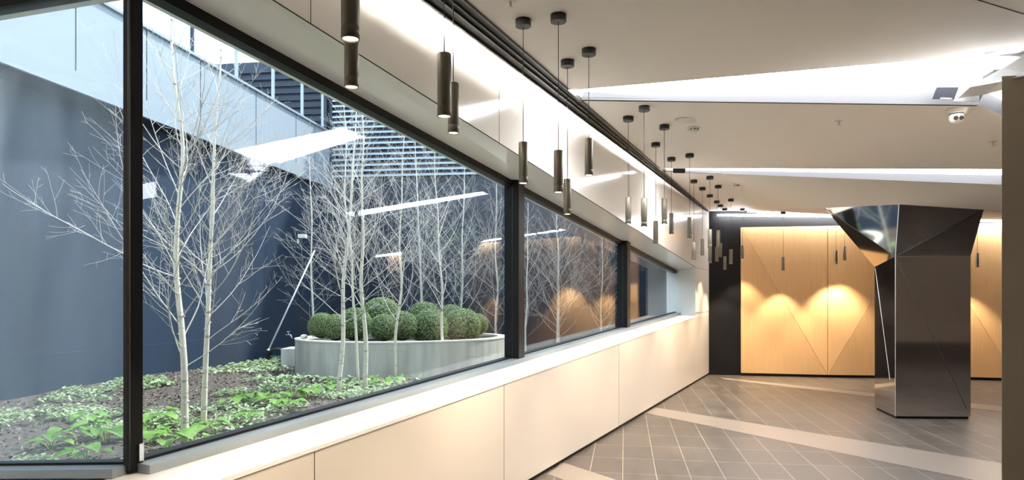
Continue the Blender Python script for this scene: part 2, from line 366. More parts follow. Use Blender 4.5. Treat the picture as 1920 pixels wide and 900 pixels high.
# ------------------------------------------------------------------ ceiling
far_l = on_track(-7); near_q = [far_l, V(14, -7, Zc), V(14, 3.4, Zc)]
R1nn = V(14, 2.0, Zc)
ceil_piece('ceiling', [(far_l, V(14, -7, Zc), V(14, 2, Zc)), (far_l, V(14, 2, Zc), R1n), (far_l, R1n, A1n), (far_l, A1n, on_track(A1n.y))])
ceil_piece('ceiling', [(on_track(A1f.y), A1f, A2n), (on_track(A1f.y), A2n, on_track(A2n.y)), (A1f, F1, F2n), (A1f, F2n, A2n), (F1, R1f, F2n), (R1f, R2n, F2n), (R1f, R1g, R2n), (R1g, R1g+V(6, .3, 0), R2n), (R2n, R1g+V(6, .3, 0), R2n+V(6, .3, 0))])
ceil_piece('ceiling', [(on_track(A2f.y), A2f, CE), (A2f, F2f, E0), (A2f, E0, CE), (F2f, TL, E0), (F2f, TM, TL), (F2f, R2f, TM), (R2f, TR, TM), (R2f, TX, TR), (R2f, R2f+V(6, .3, 0), TX), (TX, R2f+V(6, .3, 0), TX+V(6, .3, 0))])
EW0 = V(4.42, 12.84, 3.075); EWm = at(1640, 407, 12.45); EW1 = at(1879, 413, 12.05); EWx = EW1+(EW1-EWm)*1.8
BK = [(E0, TL, EWm), (E0, EWm, EW0), (TL, TM, EWm), (TM, TR, EW1), (TM, EW1, EWm), (TR, TX, EW1), (TX, TX+V(6, .3, 0), EWx), (TX, EWx, EW1)]
ceil_piece('ceiling', BK)
# ceiling line (fine joint) at the upper right
b = MB(); p, q = atz(1825, -3, Zc), atz(1925, 28, Zc); b.bar(p-V(0, 0, .0005), q-V(0, 0, .0005), .007, .002); struct(b.build('ceiling_joint', M['joint']))
# roof slab and cove lid
b = MB(); b.up([V(-7, -7.5, 3.6), V(14.5, -7.5, 3.6), V(14.5, 15.2, 3.6), W(13.3, -.2, 3.6), W(0, -.2, 3.6), L_(6, -.2, 3.6)], .2); struct(b.build('roof', M['dwall']))
b = MB(); q = [W(-3, FD, 3.42), W(TE, FD, 3.42), TO1+V(.15, 0, .315), TO0+V(.05, 0, .315), on_track(0)+V(.05, 0, .315)]
b.up(q, .03); struct(b.build('ceiling_cove', M['plaster']))
# track: three rails
tk = empty('ceiling_track'); tag(tk, 'long black triple-groove track running along the ceiling beside the glossy wall', 'ceiling track')
def rail(f0, f1, zb, ztop, m, name='rail'):
    s0, s1 = on_track(-5, False), on_track(-5); e0, e1 = TI1, TO1
    a0, a1 = lerp(s0, s1, f0), lerp(s0, s1, f1); c0, c1 = lerp(e0, e1, f0), lerp(e0, e1, f1)
    x = MB(); q = [a0, c0, c1, a1]
    x.prism([V(p.x, p.y, zb) for p in q], [V(p.x, p.y, ztop) for p in q]); x.build(name, m, tk)
rail(0, .09, Zc-.028, Zc+.06, M['rail'], 'edge_trim'); rail(.09, .40, Zc-.012, Zc+.02, M['black']); rail(.40, .46, Zc-.022, Zc+.02, M['rail'], 'fin')
rail(.46, .66, Zc-.008, Zc+.02, M['black']); rail(.66, .71, Zc-.02, Zc+.02, M['rail'], 'fin'); rail(.71, .93, Zc-.008, Zc+.02, M['black']); rail(.93, 1, Zc-.016, Zc+.02, M['rail'], 'edge_trim')
# cove led runs (short gaps between them)
cl = empty('cove_light'); tag(cl, 'hidden white strip light washing down the glossy wall above the window', 'strip light')
runs = [(-4, 1.2), (1.3, 6.3), (6.5, 9.4), (9.6, 12.4)]
for r0, r1 in runs:
    a, e = on_track(r0, False)+V(.045, -.01, .09), on_track(r1, False)+V(.02, -.01, .09)
    x = MB(); x.bar(a, e, .03, .03); x.build('light_bar', M['e_cove'], cl)
    x = MB(); x.bar(a+V(.02, -.008, 0), e+V(.02, -.008, 0), .006, .05); x.build('backing', M['trough_white'], cl)

# light troughs
def trough(name, label, nears, fars, tops, extra=None):
    t = empty(name); tag(t, label, 'ceiling light')
    x = MB()
    for i in range(len(fars)-1):
        a, e, f, g = fars[i], fars[i+1], tops[i+1], tops[i]
        bk = V(.004, .03, 0); x.prism([a, e, f, g], [a+bk, e+bk, f+bk, g+bk])
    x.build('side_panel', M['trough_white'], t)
    h = max(p.z for p in tops)+.005
    x = MB()
    lid = [V(p.x, p.y, p.z+.13) for p in nears]
    ff = [p+V(0, .02, 0) for p in tops]
    k = min(len(lid), len(ff))
    x.poly(lid+ff[::-1]); x.build('diffuser', M['e_trough'], t, fix=False)
    x = MB()
    for i in range(len(nears)-1): x.poly([nears[i], nears[i+1], lid[i+1], lid[i]])
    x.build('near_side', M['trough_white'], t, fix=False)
    return t
# first trough: wide triangle in front of the camera
T1t = [at(1095, 172, A1f.y+.01), at(1235, 169.5, F1.y), at(1835, 163.5, R1f.y)]
t1 = trough('light_trough', 'wide wedge-shaped white light trough in the ceiling, nearest the viewer', [A1n, R1n, at(1836, 158, 4.9)+V(.0, 0, -.13)], [A1f, F1, R1f], T1t)
x = MB(); p0, p1, p2, p3 = at(1743, 188, 5.195), at(1783, 188.5, 5.16), at(1793, 164.5, 5.155), at(1752, 164.5, 5.19)
o_ = V(0, -.03, 0); x.prism([p+o_ for p in (p0, p1, p2, p3)], [p+o_*1.25 for p in (p0, p1, p2, p3)]); x.build('painted_reflection', M['dark_reflection'], t1)  # dark reflection in the trough side, put in as a matt slab
x = MB(); q = [at(1761, 186.5, 5.13), at(1784, 187, 5.115), at(1786, 183.5, 5.115), at(1764, 182.5, 5.13)]; x.prism(q, [p+V(0, -.002, 0) for p in q]); pls = x.build('pale_reflection_mark', M['trough_white'], t1)  # pale part of that reflection, put in as a thin slab
x = MB(); q = [at(1768, 185.8, 5.122), at(1781, 186.2, 5.114), at(1782, 184.6, 5.114), at(1769, 184.2, 5.122)]; x.prism(q, [p+V(0, -.002, 0) for p in q]); x.build('red_reflection_mark', M['red'], pls)  # red part of the reflection, painted as a strip
x = MB(); p0, p1, p2, p3 = at(1783, 192, 5.16), at(1835, 193, 5.14), at(1835, 164, 5.14), at(1793, 164.5, 5.155)
x.prism([p+o_ for p in (p0, p1, p2, p3)], [p+o_*1.2 for p in (p0, p1, p2, p3)]); x.build('steel_end_plate', M['steel'], t1)
x = MB(); q = [at(1812, 164.5, 5.05), at(1835, 101.5, 4.62), at(1932, 94, 4.45), at(1932, 106, 4.45), at(1882, 128, 4.65)]
x.prism(q, [p+V(.01, .02, .004) for p in q]); x.build('steel_end_sheet', M['steel'], t1)
# corner return of the first trough
# its unseen lit run behind the pillar is added to brighten the right side
RTe = R1g+V(5.5, -1.2, 0)
rt = empty('light_trough'); tag(rt, 'white trough return turning the corner beside the taupe pillar, with an added unseen run', 'ceiling light')
x = MB(); a, e, f, g = R1f, R1g, at(1900, 200, 5.0), at(1836, 165, R1f.y); bk = V(.03, .03, 0)
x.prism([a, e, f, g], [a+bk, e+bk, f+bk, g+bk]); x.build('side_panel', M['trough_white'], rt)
x = MB(); x.poly([g, f, f+V(5.5, -1.2, .1), at(1900, 150, 4.95)+V(5.5, -1.4, .1), at(1900, 150, 4.95), at(1838, 163, 5.1)]); x.build('diffuser', M['e_trough'], rt, fix=False)
# second trough
T2t = [at(1262, 318.5, A2f.y), at(1352, 319.5, F2f.y), at(1900, 328.5, R2f.y)]
t2 = trough('light_trough', 'narrow white light trough crossing the ceiling beyond the security camera', [A2n, F2n, R2n], [A2f, F2f, R2f], T2t)
x = MB(); p0, p1, p2, p3 = [at(u, v, 8.72) for u, v in ((1262, 324), (1284, 324.5), (1286, 316), (1262, 316))]
x.prism([p0, p1, p2, p3], [p+V(0, .02, 0) for p in (p0, p1, p2, p3)]); x.build('dark_end_cap', M['black'], t2)
# third: strip along the top of the far wall
st = empty('light_strip'); tag(st, 'long thin white light strip along the top of the far wall', 'ceiling light')
s = [at(1345, 404.5, 12.88), at(1560, 407, 12.5), at(1640, 409, 12.4), at(1879, 416, 12.0)]; s.append(s[3]+(s[3]-s[2])*1.8)
hh = [.03, .055, .07, .11, .12]
x = MB()
for i in range(4):
    a, e = s[i], s[i+1]; h0, h1 = V(0, 0, hh[i]), V(0, 0, hh[i+1]); bk = V(.01, .04, 0)
    x.prism([a, e, e+h1, a+h0], [a+bk, e+bk, e+h1+bk, a+h0+bk])
x.build('diffuser', M['e_strip'], st)

# steel wedge beam over the pillar
sb = MB(); pts = [at(1817, 163.5, 4.72), at(1882, 127, 4.45), at(1932, 96, 4.3), at(1932, 139, 4.3), at(1876, 153, 4.45)]
sb.prism(pts, [p+V(.14, .35, .02) for p in pts])
tag(sb.build('steel_beam', M['alu'], bevel=.004), 'wedge of brushed steel cladding in the ceiling above the taupe pillar', 'beam')

# ------------------------------------------------------------------ far wall
P0 = V(3.70, 13.03, 0); PD = V(4.99, -.85, 0).normalized(); PN = V(PD.y, -PD.x, 0)   # PN points to the room
if PN.y > 0: PN = -PN
def FW(px, off, z):
    k = (px-CX)/F; base = P0+PN*off; s_ = (k*base.y-base.x)/(PD.x-k*PD.y); p = base+PD*s_; return V(p.x, p.y, z)
def fwz(px, y, off): p = FW(px, off, 0); return V(p.x, p.y, CH+(HY-y)/F*p.y)
b = MB(); e = P0+PD*11; b.prism([P0, e, e-PN*.3, P0-PN*.3-PD*.6], [V(p.x, p.y, 3.6) for p in (P0, e, e-PN*.3, P0-PN*.3-PD*.6)]); struct(b.build('wall_back', M['char']))
wp = empty('wood_panelling'); tag(wp, 'folded oak veneer wall panelling with slanting triangular facets on the far wall', 'wall panelling')
ZB, ZT = .045, 2.80
def wp_pt(px, top, off): 
    p = FW(px, off, 0); return V(p.x, p.y, ZT if top else ZB)
cols = [(1389, .05, .05), (1552, .05, .13), (1722, .12, .05), (1905, .05, .13), (2080, .12, .05), (2300, .05, .13)]
for i in range(len(cols)-1):
    (xa, ta, ba), (xb, tb, bb) = cols[i], cols[i+1]
    TLp, BLp, TRp, BRp = wp_pt(xa, 1, ta), wp_pt(xa, 0, ba), wp_pt(xb, 1, tb), wp_pt(xb, 0, bb)
    g = PD*.0025
    x = MB(); bk = lambda p: FW(CX+F*p.x/p.y, .001, p.z)
    fa = [(TLp+g, BLp+g, BRp-g), (TLp+g, BRp-g, TRp-g)] if i % 2 == 0 else [(BLp+g, BRp-g, TRp-g), (TLp+g, BLp+g, TRp-g)]
    gap = .008
    for tri in fa:
        cc = (tri[0]+tri[1]+tri[2])/3
        tri = [p+(cc-p).normalized()*gap for p in tri]
        x.prism(tri, [p-PN*.045 for p in tri])
    x.build('panel', M['wood'], wp)
b = MB(); a, e = FW(1389, .055, 0), FW(2300, .055, 0)
b.prism([a, e, e-PN*.05, a-PN*.05], [p+V(0, 0, .05) for p in (a, e, e-PN*.05, a-PN*.05)]); b.build('plinth', M['black'], wp)

# other walls of the room (behind and beside the camera)
b = MB(); b.up([V(-6.2, -7.2, 0), V(14.2, -7.2, 0), V(14.2, -7, 0), V(-6.2, -7, 0)], 3.6); struct(b.build('wall_front', M['backwall']))
b = MB(); b.up([V(14, -7, 0), V(14.2, -7, 0), V(14.2, 14, 0), V(14, 14, 0)], 3.6); struct(b.build('wall_right', M['backwall']))
b = MB(); b.up([V(-6.2, -7, 0), V(-6, -7, 0), V(-6, 4.6, 0), V(-6.2, 4.6, 0)], 3.6); struct(b.build('wall_left', M['backwall']))
b = MB(); b.up([L_(3, FD, 0), L_(5, FD, 0), L_(5, -.2, 0), L_(3, -.2, 0)], 3.6); struct(b.build('wall_left', M['backwall']))

# ------------------------------------------------------------------ mirror column
B1, B2, B0 = V(4.633, 8.25, 0), V(5.516, 8.21, 0), V(4.765, 8.97, 0); B3 = B2+(B0-B1)
def zz(px, y, D): return CH+(HY-y)/F*D
zc1, zc2, zc0 = zz(1678, 481, 8.25), zz(1820, 479, 8.21), zz(1638, 500.4, 8.97)
def up(p, z): return V(p.x, p.y, z)
col = empty('faceted_column', (5.1, 8.6, 0)); tag(col, 'mirror polished steel column with flared faceted top standing on the tiled floor', 'column')
def cb(mb, name, m, **k):
    o = mb.build(name, m, col, **k); o.matrix_parent_inverse = col.matrix_basis.inverted(); return o
ring_b = [up(p, .03) for p in (B1, B2, B3, B0)]; ring_t = [up(B1, zc1), up(B2, zc2), up(B3, zc2-.05), up(B0, zc0)]
x = MB(); x.prism(ring_b, ring_t); cb(x, 'shaft', M['mirror'])
TB = V(TL.x+1.6, 9.3, TR.z+.02)
x = MB(); b1, b2, b3, b0 = ring_t
for tri in ((TL, TM, b1), (TL, b1, b0), (TM, TR, b1), (TR, b2, b1), (TR, TB, b2), (TB, b3, b2), (TL, b0, TB), (b0, b3, TB), (TL, TB, TM), (TM, TB, TR), (b0, b1, b2), (b0, b2, b3)):
    x.poly(tri)
cb(x, 'capital', M['mirror'])
cc = (B1+B2+B3+B0)/4
x = MB(); x.up([lerp(p, cc, .045) for p in (B1, B2, B3, B0)], .03); cb(x, 'plinth', M['black'])
nf = V(B2.y-B1.y, -(B2.x-B1.x), 0).normalized()
x = MB(); x.bar(up(B1, zc1-.02)+nf*.001+(B2-B1)*.01, up(lerp(B1, B2, .95), .12)+nf*.001, .006, .003, upv=nf); cb(x, 'joint', M['joint'])
nl = V(B1.y-B0.y, -(B1.x-B0.x), 0).normalized(); nl = nl if nl.x < 0 else -nl
x = MB(); x.bar(up(lerp(B0, B1, .03), zc0-.02)+nl*.001, up(lerp(B0, B1, .75), .45)+nl*.001, .006, .003, upv=nl); cb(x, 'joint', M['alu'])
for a, e, m_ in ((b1, ring_b[0], M['alu']), (TM, b1, M['alu']), (TL, b1, M['joint']), (TR, b1, M['joint']), (b1, b2, M['joint'])):
    x = MB(); o2 = V(-.0015, -.002, 0); x.bar(a+o2, e+o2, .007, .004, upv=V(0, -1, 0)); cb(x, 'edge_trim', m_)

# foreground pillar on the right
x = MB(); pl = [V(3.155, 4.40, 0), V(4.8, 4.2, 0), V(5.0, 5.0, 0), V(3.75, 5.0, 0)]
x.prism(pl, [up(p, h) for p, h in zip(pl, (2.885, 2.93, 2.93, 2.885))])
tag(x.build('pillar', M['pillar'], bevel=.004), 'plain taupe pillar cut off by the right edge of the view', 'pillar')

# ------------------------------------------------------------------ pendants
LL, LR = .245, .0272
def make_pendant():
    t = empty('pendant_lamp')
    x = MB(); x.lathe([(.045, -.042), (.047, -.040), (.047, 0)], 28); can = x.build('canopy', M['canopy'], t)
    x = MB(); x.lathe([(.0022, -1), (.0022, 0)], 8); cd = x.build('cord', M['cord'], t)
    x = MB(); x.lathe([(.024, LL-.0), (LR, LL-.003), (LR, .042), (LR-.0012, .040), (LR-.0012, .037), (LR, .035), (LR, 0), (LR-.004, 0), (LR-.004, .008)], 32); sh = x.build('lamp_shade', M['bronze'], t)
    x = MB(); x.lathe([(LR-.0045, .004), (LR-.0045, .006)], 28); ln = x.build('lens', M['e_lens'], t)
    ld = bpy.data.lights.new('bulb', 'SPOT'); ld.energy = SPOT_W; ld.color = (1, .81, .57); ld.spot_size = R(84); ld.spot_blend = .5; ld.shadow_soft_size = .018
    lo = bpy.data.objects.new('bulb', ld); COL.objects.link(lo); lo.parent = t
    return t
def set_pendant(t, top, zb):
    t.location = top
    for ch in t.children:
        k = ch.name.split('.')[0]
        if k == 'cord': ch.scale = (1, 1, top.z-(zb+LL)-.03); ch.location = (0, 0, -.03)
        elif k in ('lamp_shade', 'lens'): ch.location = (0, 0, zb-top.z)
        elif k == 'bulb': ch.location = (0, 0, zb-top.z-.004)
PEN = [  # x, canopy row, lens row, depth override, label
 (657, None, 74, 2.01, 'near bronze cylinder pendant at the top edge, in front of the lower hanging one'),
 (659, None, 164, 2.59, 'bronze cylinder pendant hanging half behind the one cut off by the top edge'),
 (833, None, 219, 2.65, 'bronze pendant with cord cut off above, larger front one of the middle pair'),
 (850, None, 250, 3.33, 'bronze pendant with cord cut off above, smaller rear one of the middle pair'),
 (981, 37, 344, None, 'bronze cylinder pendant hanging in front of the wide black mullion'),
 (1047, 28, 361, None, 'bronze pendant with the canopy nearest the viewer, right of the wide mullion'),
 (1064, 114, 402, None, 'bronze pendant hanging lowest across the top rail of the second window pane'),
 (1104, 92, 329, None, 'bronze pendant whose cord crosses the pointed tip of the wide light trough'),
 (1178, 219, 420, None, 'bronze pendant in the middle cluster, leftmost one above the second mullion'),
 (1207.7, 199.5, 425, None, 'bronze pendant in the middle cluster, biggest one with the highest canopy'),
 (1245.7, 234.5, 420, None, 'bronze pendant in the middle cluster, third lamp from the window mullion, hung high'),
 (1229.5, 268, 457, None, 'bronze pendant hanging lowest in the middle cluster, over the white panel joint'),
 (1259, 295.5, 439, None, 'bronze pendant whose canopy sits beside the dark end of the narrow trough'),
 (1293, 288.5, 447, None, 'bronze pendant whose cord crosses the narrow trough just right of its dark end'),
 (1301, 337.5, 487, None, 'bronze pendant hanging in front of the white reveal at the window end'),
 (1317, 351.5, 479, None, 'small bronze pendant just left of the corner with the charcoal wall'),
 (1331, 330.5, 464, None, 'bronze pendant before the charcoal wall, upper lamp at the very corner'),
 (1331, 365, 493, None, 'bronze pendant before the charcoal wall, lower lamp at the very corner'),
 (1346.6, 347.5, 463, None, 'bronze pendant before the charcoal wall, upper lamp second from the corner'),
 (1344, 376.5, 490, None, 'bronze pendant before the charcoal wall, tucked below the upper second lamp'),
 (1350.7, 384, 482, None, 'bronze pendant before the charcoal wall, mostly behind its neighbour'),
 (1359, 391, 505.5, None, 'bronze pendant before the charcoal wall, the lowest lamp of them all'),
 (1370.3, 373, 495, None, 'bronze pendant before the charcoal wall, rightmost lamp beside the oak panel'),
 (1392, 398, 485, 12.55, 'bronze pendant hanging in line with the left edge of the oak panelling'),
 (1468.4, None, 507, 12.38, 'lone bronze pendant before the left half of the oak panelling'),
 (1567.6, None, 495, 12.25, 'bronze pendant before the oak panelling, left and lower of the two by the column'),
 (1583.5, None, 488, 12.2, 'bronze pendant before the oak panelling, right and higher of the two by the column'),
 (1832.5, None, 501, 11.75, 'bronze pendant between the mirror column and the taupe pillar'),
]
proto = make_pendant()
def ceil_above(X, Y):
    best = None
    for t in TRI:
        h = geometry.intersect_ray_tri(t[0], t[1], t[2], V(0, 0, 1), V(X, Y, 0), True)
        if h and (best is None or h.z < best): best = h.z
    return best if best else Zc
for i, (x_, yc, yb, D, lab) in enumerate(PEN):
    if D is None: top = ceil_hit(x_, yc); D = top.y
    else:
        X = (x_-CX)/F*D; top = V(X, D, ceil_above(X, D))
    o = proto if i == 0 else copy_thing(proto)
    set_pendant(o, top, CH+(HY-yb)/F*D)
    if x_ < 1110:
        for ch in o.children:
            if ch.type == 'LIGHT': ch.data = ch.data.copy(); ch.data.energy = SPOT_W*2.9
    if x_ > 1400:
        for ch in o.children:
            if ch.type == 'LIGHT': ch.data = ch.data.copy(); ch.data.energy = WALL_SPOT_W
    tag(o, lab, 'pendant lamp', 'bronze pendant lamps')

# ------------------------------------------------------------------ small ceiling things
p = ceil_hit(1288, 225); x = MB(); x.lathe([(.002, -.006), (.10, -.006), (.108, 0)], 32, p); tag(x.build('ceiling_speaker', M['white_plastic']), 'flat round white speaker cover flush in the ceiling beside a smoke detector', 'speaker')
def smoke(px, py, lab, s=1):
    p = ceil_hit(px, py); t = empty('smoke_detector', p); tag(t, lab, 'smoke detector', 'ceiling smoke detectors')
    x = MB(); x.lathe([(.05*s, -.014), (.062*s, -.012), (.064*s, 0)], 28); x.build('base', M['white_plastic'], t)
    x = MB(); x.lathe([(.02*s, -.048), (.036*s, -.044), (.046*s, -.032), (.049*s, -.0145)], 28); x.build('cover', M['white_plastic'], t)
    for k in range(8):
        a = k*math.pi/4; x = MB(); x.bar(V(.0455*s*math.cos(a), .0455*s*math.sin(a), -.028), V(.0475*s*math.cos(a), .0475*s*math.sin(a), -.020), .016, .004); x.build('vent_slot', M['joint'], t)
smoke(1300, 239, 'round white smoke detector next to the flat ceiling speaker'); smoke(1380, 345, 'round white smoke detector beyond the narrow light trough', .9)
def sprink(px, py, lab):
    p = ceil_hit(px, py); x = MB(); x.lathe([(.035, -.004), (.035, 0)], 20, p); x.lathe([(.008, -.035), (.008, -.004)], 10, p); x.lathe([(.018, -.04), (.018, -.036)], 14, p)
    tag(x.build('sprinkler_head', M['white_plastic']), lab, 'sprinkler', 'ceiling sprinklers')
sprink(1573, 227, 'tiny pale sprinkler head in the ceiling midway below the wide light trough'); sprink(1862, 266, 'small sprinkler head in the ceiling close to the taupe pillar'); sprink(957, 2, 'sprinkler head at the top edge beside the black ceiling track')
# twin-lens camera
p = ceil_hit(1797, 205); sc_ = empty('security_camera', p); tag(sc_, 'white twin-lens security camera hanging under the ceiling by the pillar', 'security camera')
x = MB(); x.lathe([(.055, -.052), (.068, -.035), (.082, -.006), (.084, 0)], 32); x.build('mount', M['white_plastic'], sc_)
hd = MB(); hc = V(-.035, -.03, -.072)
prof = [(.001, -.052)]+[(.052*math.cos(a), .052*math.sin(a)) for a in [R(k) for k in range(-80, 81, 10)]]+[(.001, .052)]
hd.lathe(prof, 28, hc); hd_o = hd.build('head', M['white_plastic'], sc_)
x = MB(); x.lathe([(.046, 0), (.050, 0), (.050, .006), (.046, .006)], 28, hc+V(0, 0, .022)); x.build('collar', M['joint'], sc_)
fdir = V(-.25, -.93, -.28).normalized(); sx = fdir.cross(V(0, 0, 1)).normalized()
for sgn in (-1, 1):
    cpt = hc+(fdir+sx*sgn*.42).normalized()*.048
    x = MB(); x.tube([cpt, cpt+fdir*.010], [.0165, .0165], 20); l1 = x.build('lens_ring', M['joint'], sc_)
    x = MB(); x.tube([cpt+fdir*.0095, cpt+fdir*.012], [.011, .009], 16); x.build('lens', M['dark_lens'], l1)

# ------------------------------------------------------------------ courtyard setting
ZG = .35
KX = V(-3.97, 15, 0)
LW0 = V(-6.55, 3.0, 0)
b = MB(); q = [LW0, KX, KX+V(-.4, .1, 0), LW0+V(-.4, 0, 0)]; b.prism([up(p, 0) for p in q], [up(p, 3.95) for p in q]); struct(b.build('wall_courtyard', M['dwall']))
lwd = (KX-LW0).normalized(); lwn = V(lwd.y, -lwd.x, 0)
b = MB(); q = [LW0+lwn*.0, KX+lwn*.0, KX+lwn*.02, LW0+lwn*.02]; b.prism([up(p, .2) for p in q], [up(p, .80) for p in q]); struct(b.build('wall_courtyard_plinth', M['dwall']))
# back wall
BW1 = KX+V(3.57, -.45, 0)*2.9
b = MB(); q = [KX+V(-6, .75, 0), BW1, BW1+V(0, .4, 0), KX+V(-6, 1.15, 0)]; b.prism([up(p, 0) for p in q], [up(p, 6.72) for p in q]); struct(b.build('wall_courtyard', M['dwall2']))
# fascia of the upper storey
fs = lambda D: -6.37+.16*D
b = MB(); q = [V(fs(-1), -1, 0), V(fs(15.06), 15.06, 0), V(fs(15.06)-2, 15.3, 0), V(fs(-1)-3, -1, 0)]
b.prism([up(p, 4.10) for p in q], [up(p, 5.06) for p in q])
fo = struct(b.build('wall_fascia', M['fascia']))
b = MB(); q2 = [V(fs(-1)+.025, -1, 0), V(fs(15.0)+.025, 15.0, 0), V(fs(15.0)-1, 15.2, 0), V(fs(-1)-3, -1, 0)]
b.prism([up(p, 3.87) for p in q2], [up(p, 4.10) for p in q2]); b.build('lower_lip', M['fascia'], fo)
b = MB(); q3 = [V(fs(-1)+.02, -1, 0), V(fs(15.0)+.02, 15.0, 0), V(fs(15.0)-1, 15.2, 0), V(fs(-1)-3, -1, 0)]
b.prism([up(p, 3.855) for p in q3], [up(p, 3.869) for p in q3]); b.build('soffit', M['dwall2'], fo)
b = MB(); q2 = [V(fs(-1)+.04, -1, 0), V(fs(15.0)+.04, 15.0, 0), V(fs(15.0)-.2, 15.0, 0), V(fs(-1)-.2, -1, 0)]
b.prism([up(p, 5.06) for p in q2], [up(p, 5.10) for p in q2]); b.build('capping', M['fascia'], fo)
def fD(px): k = (px-CX)/F; return -6.37/(k-.16)
for px in (142, 275, 376, 480, 555, 590):
    D = fD(px); b = MB(); b.bar(V(fs(D)+.001, D, 4.10), V(fs(D)+.001, D, 5.06), .012, .006, upv=V(1, 0, 0)); b.build('panel_joint', M['joint'], fo)
# posts of the glazed upper storey
gs = empty('glazed_balustrade'); tag(gs, 'slim metal posts of an upper screen standing on the white fascia', 'glazed screen')
for px in (267, 368, 450, 518, 572, 610):
    D = fD(px); b = MB(); b.bar(V(fs(D)-.06, D, 5.10), V(fs(D)-.06, D, 6.6), .04, .05, upv=V(1, 0, 0)); b.build('post', M['grey_frame'] if px > 400 else M['dwall2'], gs)
# louvres
bd = V(3.57, -.45, 0).normalized(); bn = V(-bd.y, bd.x, 0); bn = bn if bn.y < 0 else -bn
def BW(px, off, z):
    k = (px-CX)/F; base = KX+bn*off; s_ = (k*base.y-base.x)/(bd.x-k*bd.y); p = base+bd*s_; return V(p.x, p.y, z)
def louvre(px0, px1, z0, z1, step, th, m, lab):
    t = empty('louvre_screen'); tag(t, lab, 'louvre')
    x = MB(); z = z0
    while z < z1:
        a, e = BW(px0, .0, z), BW(px1, .0, z); q = [a, e, e+bn*.09-V(0, 0, .035), a+bn*.09-V(0, 0, .035)]
        x.prism(q, [p+V(0, 0, th) for p in q]); z += step
    x.build('blades', m, t)
    for pxx in (px0, px1):
        a = BW(pxx, .05, z0-.05); x = MB(); x.bar(a, a+V(0, 0, z1-z0+.1), .05, .11, upv=bn); x.build('side_frame', M['dwall2'], t)
louvre(622, 932, 4.13, 6.65, .118, .035, M['louvre'], 'wide screen of pale horizontal louvre blades high on the courtyard back wall')
louvre(440, 612, 5.05, 6.5, .16, .03, M['dwall'], 'dark slatted louvre screen behind the upper posts left of the pale one')

# ground (lofted between the window line and the far walls)
def polyl(pts, n):
    ls = [(pts[i+1]-pts[i]).length for i in range(len(pts)-1)]; T = sum(ls); out = []
    for k in range(n+1):
        d = T*k/n; i = 0
        while i < len(ls)-1 and d > ls[i]: d -= ls[i]; i += 1
        out.append(lerp(pts[i], pts[i+1], min(1, d/ls[i])))
    return out
nearp = polyl([L_(4.5, -.2, 0), L_(0, -.2, 0), W(6, -.2, 0), W(12.9, -.2, 0)], 90)
farp = polyl([LW0+V(-.1, 0, 0), V(-5.6, 7.45, 0), KX+V(0, .1, 0), BW1], 90)
def gz(x, y): return ZG+.035*noise.noise(V(x*.7, y*.7, 0))+.02*noise.noise(V(x*2.3, y*2.3, 3))
b = MB(); NV = 60
for i in range(91):
    for j in range(NV+1):
        p = lerp(nearp[i], farp[i], j/NV); b.v.append((p.x, p.y, gz(p.x, p.y)))
for i in range(90):
    for j in range(NV): a = i*(NV+1)+j; b.f.append((a, a+1, a+NV+2, a+NV+1)); b.m.append(0); b.sm.append(True)
struct(b.build('ground', M['soil']))

# ------------------------------------------------------------------ planter and boxwood
PC = V(-1.68, 10.65, 0); pa = V(.93, .37, 0).normalized(); pb = V(-pa.y, pa.x, 0); SA, SB = 1.63, 1.32
def ell(k, n, s=0): a = 2*math.pi*k/n; return PC+pa*(SA-s)*math.cos(a)+pb*(SB-s)*math.sin(a)
n = 72; ZR = .86
pt = empty('concrete_planter', (PC.x, PC.y, ZG)); tag(pt, 'large oval concrete planter holding clipped round shrubs', 'planter')
def pbuild(mb, name, m): o = mb.build(name, m, pt); o.location = -Vector(pt.location); return o
x = MB()
for k in range(n):
    o0, o1, i0, i1 = ell(k, n), ell(k+1, n), ell(k, n, .12), ell(k+1, n, .12)
    x.poly([up(o0, .2), up(o1, .2), up(o1, ZR-.02), up(o0, ZR-.02)], smooth=True); x.poly([up(i0, .2), up(i0, ZR-.02), up(i1, ZR-.02), up(i1, .2)], smooth=True)
pbuild(x, 'body', M['conc'])
x = MB()
for k in range(n):
    o0, o1, i0, i1 = ell(k, n, -.006), ell(k+1, n, -.006), ell(k, n, .13), ell(k+1, n, .13)
    x.poly([up(o0, ZR-.02), up(o1, ZR-.02), up(o1, ZR), up(o0, ZR)], smooth=True); x.poly([up(o0, ZR), up(o1, ZR), up(i1, ZR), up(i0, ZR)]); x.poly([up(i0, ZR), up(i1, ZR), up(i1, ZR-.04), up(i0, ZR-.04)], smooth=True)
pbuild(x, 'rim', M['conc_rim'])
x = MB(); x.poly([up(ell(k, n, .11), ZR-.07) for k in range(n)]); pbuild(x, 'soil', M['soil'])
def leaf_quad(mb, p, nrm, s, roll, w_=.55):
    a = nrm.cross(V(.3, .5, .81)).normalized(); c_ = nrm.cross(a); d1 = a*math.cos(roll)+c_*math.sin(roll); d2 = nrm.cross(d1)
    mb.poly([p-d1*s, p+d2*s*w_+nrm*s*.2, p+d1*s, p-d2*s*w_+nrm*s*.2])
